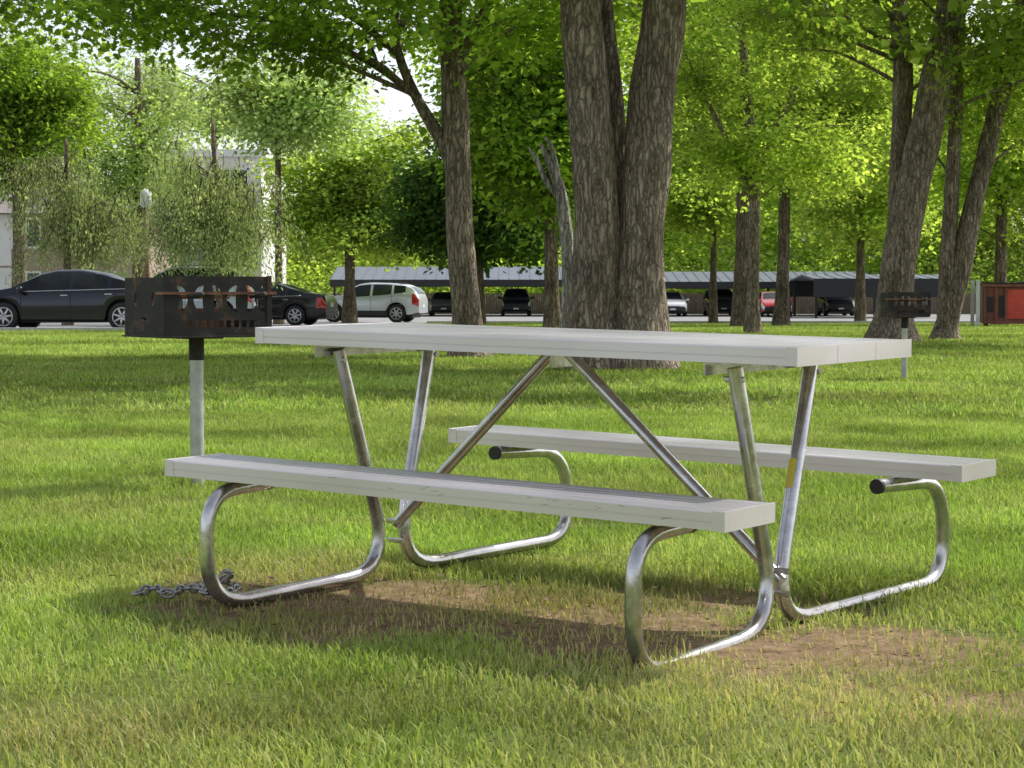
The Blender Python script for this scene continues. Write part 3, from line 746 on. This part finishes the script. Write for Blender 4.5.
boxobj('wheels',[(-.3,-.18,-.7,-.58,0,.12),(1.7,1.82,-.7,-.58,0,.12)],m_trim,D)
boxobj('enclosure_post',[(-.56,-.45,-.95,-.84,0,1.4),(-.56,-.45,.9,1.0,0,1.4)],simple('white_post',(.6,.6,.58),.6),D)

# ---------------------------------------------------------------- buildings
m_wallb=simple('brown_siding',(.34,.26,.20),.8,0,.1,2); m_wallw=simple('cream_panel',(.78,.77,.73),.8,0,.06,2); m_bglass=simple('window_glass',(.04,.05,.06),.1,0,.3,1)
m_shing=simple('shingles',(.20,.18,.17),.9,0,.2,4)
def building(name,x0,x1,y,depth,storeys,wall,sh=2.8,flat=False):
    z0=tz(y); g=empty(name,(x0,y,z0)); w=x1-x0; H=storeys*sh
    boxobj('walls',[(0,w,0,depth,-.3,H)],wall,g)
    fr=[];gl=[];bal=[];pan=[]
    n=max(2,int(w/3.2)); sp2=w/n
    for s in range(storeys):
        for i in range(n):
            cx=(i+.5)*sp2; z=s*sh+.95
            if i%3==1:
                gl.append((cx-.9,cx+.9,-.03,.02,s*sh+.15,s*sh+2.2)); fr+=[(cx-1.0,cx-.9,-.06,.0,s*sh+.1,s*sh+2.3),(cx+.9,cx+1.0,-.06,.0,s*sh+.1,s*sh+2.3),(cx-.03,cx+.03,-.05,-.031,s*sh+.15,s*sh+2.2),(cx-1.0,cx+1.0,-.06,0,s*sh+2.2,s*sh+2.3)]
                if s>0:
                    bal.append((cx-1.5,cx+1.5,-1.3,-.07,s*sh-.12,s*sh)); bal+=[(cx-1.5,cx+1.5,-1.3,-1.25,s*sh+.95,s*sh+1.02)]+[(cx-1.5+k*.2,cx-1.47+k*.2,-1.29,-1.26,s*sh,s*sh+.95) for k in range(16)]
            else:
                gl.append((cx-.6,cx+.6,-.03,.02,z,z+1.25)); fr+=[(cx-.7,cx-.6,-.06,0,z-.1,z+1.35),(cx+.6,cx+.7,-.06,0,z-.1,z+1.35),(cx-.6,cx+.6,-.06,0,z+1.25,z+1.35),(cx-.6,cx+.6,-.08,0,z-.1,z),(cx-.03,cx+.03,-.05,-.031,z,z+1.25)]
                if i%3==2: pan.append((cx-1.5,cx-.72,-.02,0.0,s*sh+.05,s*sh+sh-.05))
    boxobj('window_glass',gl,m_bglass,g); boxobj('window_frames',fr,m_wallw,g)
    if pan: boxobj('panels',pan,m_wallw,g)
    if bal: boxobj('balconies',bal,m_dark,g)
    if flat: boxobj('roof',[(-.3,w+.3,-.3,depth+.3,H+.003,H+.4)],m_wallw,g)
    else:
        e=.5; v=[(-e,-e,H),(w+e,-e,H),(w+e,depth/2,H+1.6),(-e,depth/2,H+1.6),(-e,depth+e,H),(w+e,depth+e,H)]
        mesh_obj('roof',v,[(0,1,2,3),(3,2,5,4),(0,3,4),(1,5,2),(0,4,5,1)],m_shing,g)
    return g
building('apartment_building',atx(-160,95),atx(140,95),95,12,2,m_wallb,2.5)
building('apartment_building',atx(140,110),atx(262,110),110,12,3,m_wallw,2.9,True)
building('apartment_building',atx(560,175),atx(1100,175),175,14,2,m_wallw,2.8)
m_pole=simple('brown_pole',(.22,.12,.07),.7)
SL=empty('street_lamp',(atx(147,80),80,tz(80)))
v=[];f=[]; ring_tube(v,f,[(0,0,0),(0,0,4.6)],[.14,.11],10); mesh_obj('pole',v,f,m_pole,SL,True)
v=[];f=[]; ring_tube(v,f,[(0,0,4.55),(0,0,4.65),(0,0,5.15),(0,0,5.3)],[.12,.24,.22,.06],14); mesh_obj('lamp_head',v,f,simple('lamp_white',(.8,.8,.78),.4),SL,True)

# ---------------------------------------------------------------- trees
d=22.8
make_tree('maple_tree',[[(592,368,66),(592,330,56),(597,270,46),(597,200,44),(591,120,44),(582,40,42),(574,-60,38,.2),(560,-220,30,.5),(545,-420,16,.6)],
   [(640,368,70),(640,330,60),(641,270,48),(643,200,46),(650,120,46),(660,40,44),(668,-60,38,-.2),(690,-220,30,-.6),(715,-420,16,-.6)],
   [(617,300,44,.15),(618,200,26,.25),(617,110,17,.3),(608,20,15,.4),(600,-100,12,.6)]],d,
   [((1.2,d,8.2),(5.2,5.0,3.2),50,S_mo,1.2),((-0.3,d-.3,4.7),(1.1,1.6,.5),6),((2.4,d,4.8),(1.3,2.0,.5),6)],S_m,seed=3,clump_r=.8,per=12,flare=1.25)
d=27
make_tree('maple_tree',[[(471,358,44),(469,330,32),(463,260,28),(459,200,27),(456,120,26),(452,50,24),(450,-40,20),(448,-180,14),(440,-320,8)]],d,
   [((-.8,d,8.6),(5.0,5.0,3.0),40,S_mo,1.2),((-2.8,d,4.8),(2.2,2.0,.45),18),((-5.2,d-.5,4.6),(1.6,1.6,.38),13),((.4,d,4.4),(1.3,1.5,.4),8),((-2.4,d-.4,3.9),(1.2,1.0,.25),4)],S_m,seed=5,clump_r=.5,per=10,
   extra_limbs=[[(454,165,16),(438,135,13),(415,95,10),(398,50,9),(395,0,7),(390,-60,5)],[(420,100,9),(380,70,7),(330,45,6),(270,22,5),(190,15,3)],[(398,55,8),(350,18,6),(300,0,5),(240,-25,3)],[(455,80,12),(470,40,9),(490,0,7),(510,-60,4)]])
make_tree('birch_tree',[[(570,332,17),(569,280,14),(566,230,13),(560,190,11),(550,165,8),(541,145,4)]],24,[],S_m,bark=m_barkw,seed=8,extra_limbs=[[(562,200,7),(548,185,6),(536,160,5),(528,148,2)],[(560,190,7),(552,150,5),(545,138,2)]])
d=35.5
make_tree('maple_tree',[[(892,342,54),(893,320,40),(898,270,36),(905,220,34),(916,165,33),(930,100,32),(942,40,31),(955,-30,28),(975,-150,20),(990,-300,10)],
   [(899,230,16,.3),(903,180,19,.5),(906,130,20,.6),(908,60,19,.7),(903,0,17,.8),(895,-120,12,1.)]],d,
   [((7.4,d,9.2),(5.2,5,3.2),44,S_bo,1.2),((5.6,d-1,5.6),(1.6,2.4,.7),9),((8.4,d,5.3),(1.4,2.4,.8),7)],S_b,bark=m_bark,seed=9,clump_r=.7,per=11)
make_tree('maple_tree',[[(946,343,34),(948,325,24),(960,270,21),(970,215,20),(985,150,18),(1000,90,17),(1012,40,16),(1030,-60,12),(1050,-200,7)],
   [(948,320,18),(947,260,15),(950,200,15),(953,130,14),(955,60,13),(958,-40,10),(960,-160,6)]],36.5,
   [((9.3,37,8.6),(4.2,4.2,3.2),30,S_bo,1.2),((9.3,36,5.2),(1.5,2,.9),12),((8.6,37,3.9),(1.0,1.6,.6),5)],S_b,bark=m_bark,seed=10,clump_r=.6,per=11)
d=43
make_tree('ash_tree',[[(753,334,17),(753,300,12),(754,240,11),(754,180,11),(750,130,9),(744,80,8),(740,20,7),(738,-60,5)]],d,
   [((5.0,d,6.4),(2.9,2.6,2.4),36),((6.0,d,4.0),(1.5,1.8,.8),9),((4.3,d,3.6),(1.1,1.4,.6),5)],S_b,seed=12,clump_r=.55,per=12,limb_r=.03,
   extra_limbs=[[(753,205,7),(735,160,6),(715,120,5),(700,90,3)],[(754,185,7),(770,140,5),(790,100,4),(805,60,3)]])
def T(name,px,d,wpx,crowns,col_,bark=m_barkd,seed=1,top=60,sc=1.3,per=12,cr=1.0,lr=.06,lean=0,zy=252):
    by=HY+(CH-tz(d))/d*F
    cs=[]
    for (cx,cy,rx,ry,n) in crowns:
        c=W(cx,cy,d); cs.append((tuple(c),(rx/F*d,min(rx,90)/F*d,ry/F*d),n))
    return make_tree(name,[[(px,by,wpx*1.15),(px+lean*.2,by-40,wpx),(px+lean*.5,(by+top)/2,wpx*.8),(px+lean,top,wpx*.4)]],d,cs,col_,bark,seed=seed,clump_r=cr,per=per,scale=sc,limb_r=lr,zmin=W(0,zy,d).z-tz(d))
T('maple_tree',742,60,18,[(740,90,75,85,26),(735,0,90,70,16)],S_bf,seed=21,top=20,lean=4,zy=215)
T('maple_tree',781,63,13,[(810,110,80,85,26),(840,0,80,70,16)],S_bf,seed=22,top=20,lean=6,zy=222)
T('maple_tree',553,52,15,[(545,150,70,50,28),(520,60,75,65,30)],S_mf,seed=23,top=30,lean=-6,zy=205)
T('maple_tree',713,75,7,[(705,190,45,50,24),(690,90,60,80,28)],S_bf,seed=24,top=80,zy=238)
T('maple_tree',1000,66,13,[(1000,140,60,80,34),(1040,60,70,80,22)],S_bf,seed=25,top=40,zy=228)
T('maple_tree',860,78,9,[(860,190,55,45,22),(870,90,70,80,30)],S_bf,seed=26,top=60,zy=240)
T('pine_tree',478,68,12,[(480,222,72,26,50),(485,175,58,30,44),(500,125,40,36,26)],S_df,seed=27,top=90,cr=.85,zy=246)
T('maple_tree',350,80,11,[(335,215,52,34,26),(372,190,46,40,26),(320,160,36,24,10),(400,235,26,16,8),(390,150,26,20,6)],S_bf,seed=28,top=150,cr=.95,zy=250)
T('locust_tree',279,72,8,[(300,120,70,46,16),(255,85,50,36,11),(285,175,44,30,9),(320,70,40,25,7)],S_p,seed=29,top=50,cr=.85,per=9,zy=130,lr=.05)
T('willow_tree',222,62,8,[(205,180,34,44,24),(235,205,32,34,20),(180,215,20,26,9)],S_w,seed=30,top=120,sc=.9,cr=.75,per=9,zy=252,lean=-8)
T('willow_tree',68,66,8,[(60,190,36,42,24),(88,215,28,30,16)],S_w,seed=31,top=140,sc=.9,cr=.75,per=9,zy=245)
T('locust_tree',140,84,14,[(115,150,60,40,18),(165,110,50,34,10),(95,90,55,32,13),(140,195,45,30,13)],S_p,seed=32,top=60,cr=1.0,per=9,zy=200)
T('oak_tree',20,76,14,[(5,150,48,45,26),(15,80,60,44,24),(55,115,44,34,10)],S_mf,seed=33,top=45,cr=1.0,zy=200)
T('poplar_tree',215,118,9,[(200,125,60,40,16),(260,150,60,35,16),(150,95,50,28,8)],S_p,seed=34,top=90,cr=1.4,per=9,sc=1.7,zy=120)
make_tree('oak_tree',[[(-130,420,60),(-128,300,50),(-125,150,44),(-110,0,40),(-80,-160,26),(-60,-300,12)]],16,[((-4.15,16,3.78),(.8,1.2,.32),17),((-4.8,16,6),(2.6,2.6,1.3),26)],S_d,bark=m_barkd,seed=40,clump_r=.35,per=11,scale=.75)

rr=random.Random(5); sp=[]
def belt(x0,x1,y0,y1,ztop,nc,cr,per,sc,zmin=0.):
    for i in range(nc):
        x=rr.uniform(x0,x1); y=rr.uniform(y0,y1); top=ztop(x/y*F+512)
        z=zmin+(top-zmin)*rr.random()
        for k in range(per):
            sp.append(((x+rr.gauss(0,cr),y+rr.gauss(0,cr),z+rr.gauss(0,cr*.6)),sc*rr.uniform(.6,1.2),(rr.gauss(0,.4),rr.gauss(0,.4),rr.uniform(0,6.28)),rr.randrange(6)))
def topf(px):
    base=7.0+2.2*noise.noise((px*.013,0,0))+1.5*noise.noise((px*.04,3,0))
    if px>560: base+=8*min(1,(px-560)/120)
    return base
belt(-48,-2,140,160,topf,200,2.0,12,2.8,-.5)
belt(-2,52,140,160,topf,310,2.0,12,2.8,-.5)
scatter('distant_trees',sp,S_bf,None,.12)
sp=[]
belt(-40,45,134,138,lambda p:2.2,120,1.4,8,2.4,-.4)
scatter('hedge',sp,S_bf,None,.2)

# ---------------------------------------------------------------- sun, sky, camera
el=math.radians(49); sdir=Vector((.80,.56,0)).normalized()
sv=Vector((sdir.x*math.cos(el),sdir.y*math.cos(el),math.sin(el)))
sun=bpy.data.lights.new('sun','SUN'); sun.energy=5.0; sun.angle=math.radians(.5); sun.color=(1,.955,.87)
so=bpy.data.objects.new('sun',sun); link(so); so.rotation_euler=sv.to_track_quat('Z','Y').to_euler(); so.location=(20,10,30)
w=bpy.data.worlds.new('World'); scene.world=w; w.use_nodes=True; nt=w.node_tree
sk=nt.nodes.new('ShaderNodeTexSky'); sk.sky_type='NISHITA'; sk.sun_disc=False; sk.sun_elevation=el
sk.sun_rotation=math.atan2(sv.x,sv.y); sk.dust_density=1.5; sk.air_density=1.0; sk.ozone_density=.6
hs=nt.nodes.new('ShaderNodeHueSaturation'); hs.inputs['Saturation'].default_value=.42; hs.inputs['Value'].default_value=1.38
nt.links.new(sk.outputs[0],hs.inputs['Color'])
bg=nt.nodes['Background']; nt.links.new(hs.outputs[0],bg.inputs['Color']); bg.inputs['Strength'].default_value=.15
cam=bpy.data.cameras.new('camera'); cam.lens=F/1024*36; cam.sensor_width=36; cam.clip_end=3000; cam.clip_start=.1
cam.dof.use_dof=True; cam.dof.focus_distance=7.0; cam.dof.aperture_fstop=28
co=bpy.data.objects.new('camera',cam); link(co); co.location=(0,0,CH); co.rotation_euler=(math.pi/2-.0458,0,0)
scene.camera=co
scene.view_settings.view_transform='Standard'; scene.view_settings.look='None'; scene.view_settings.exposure=0
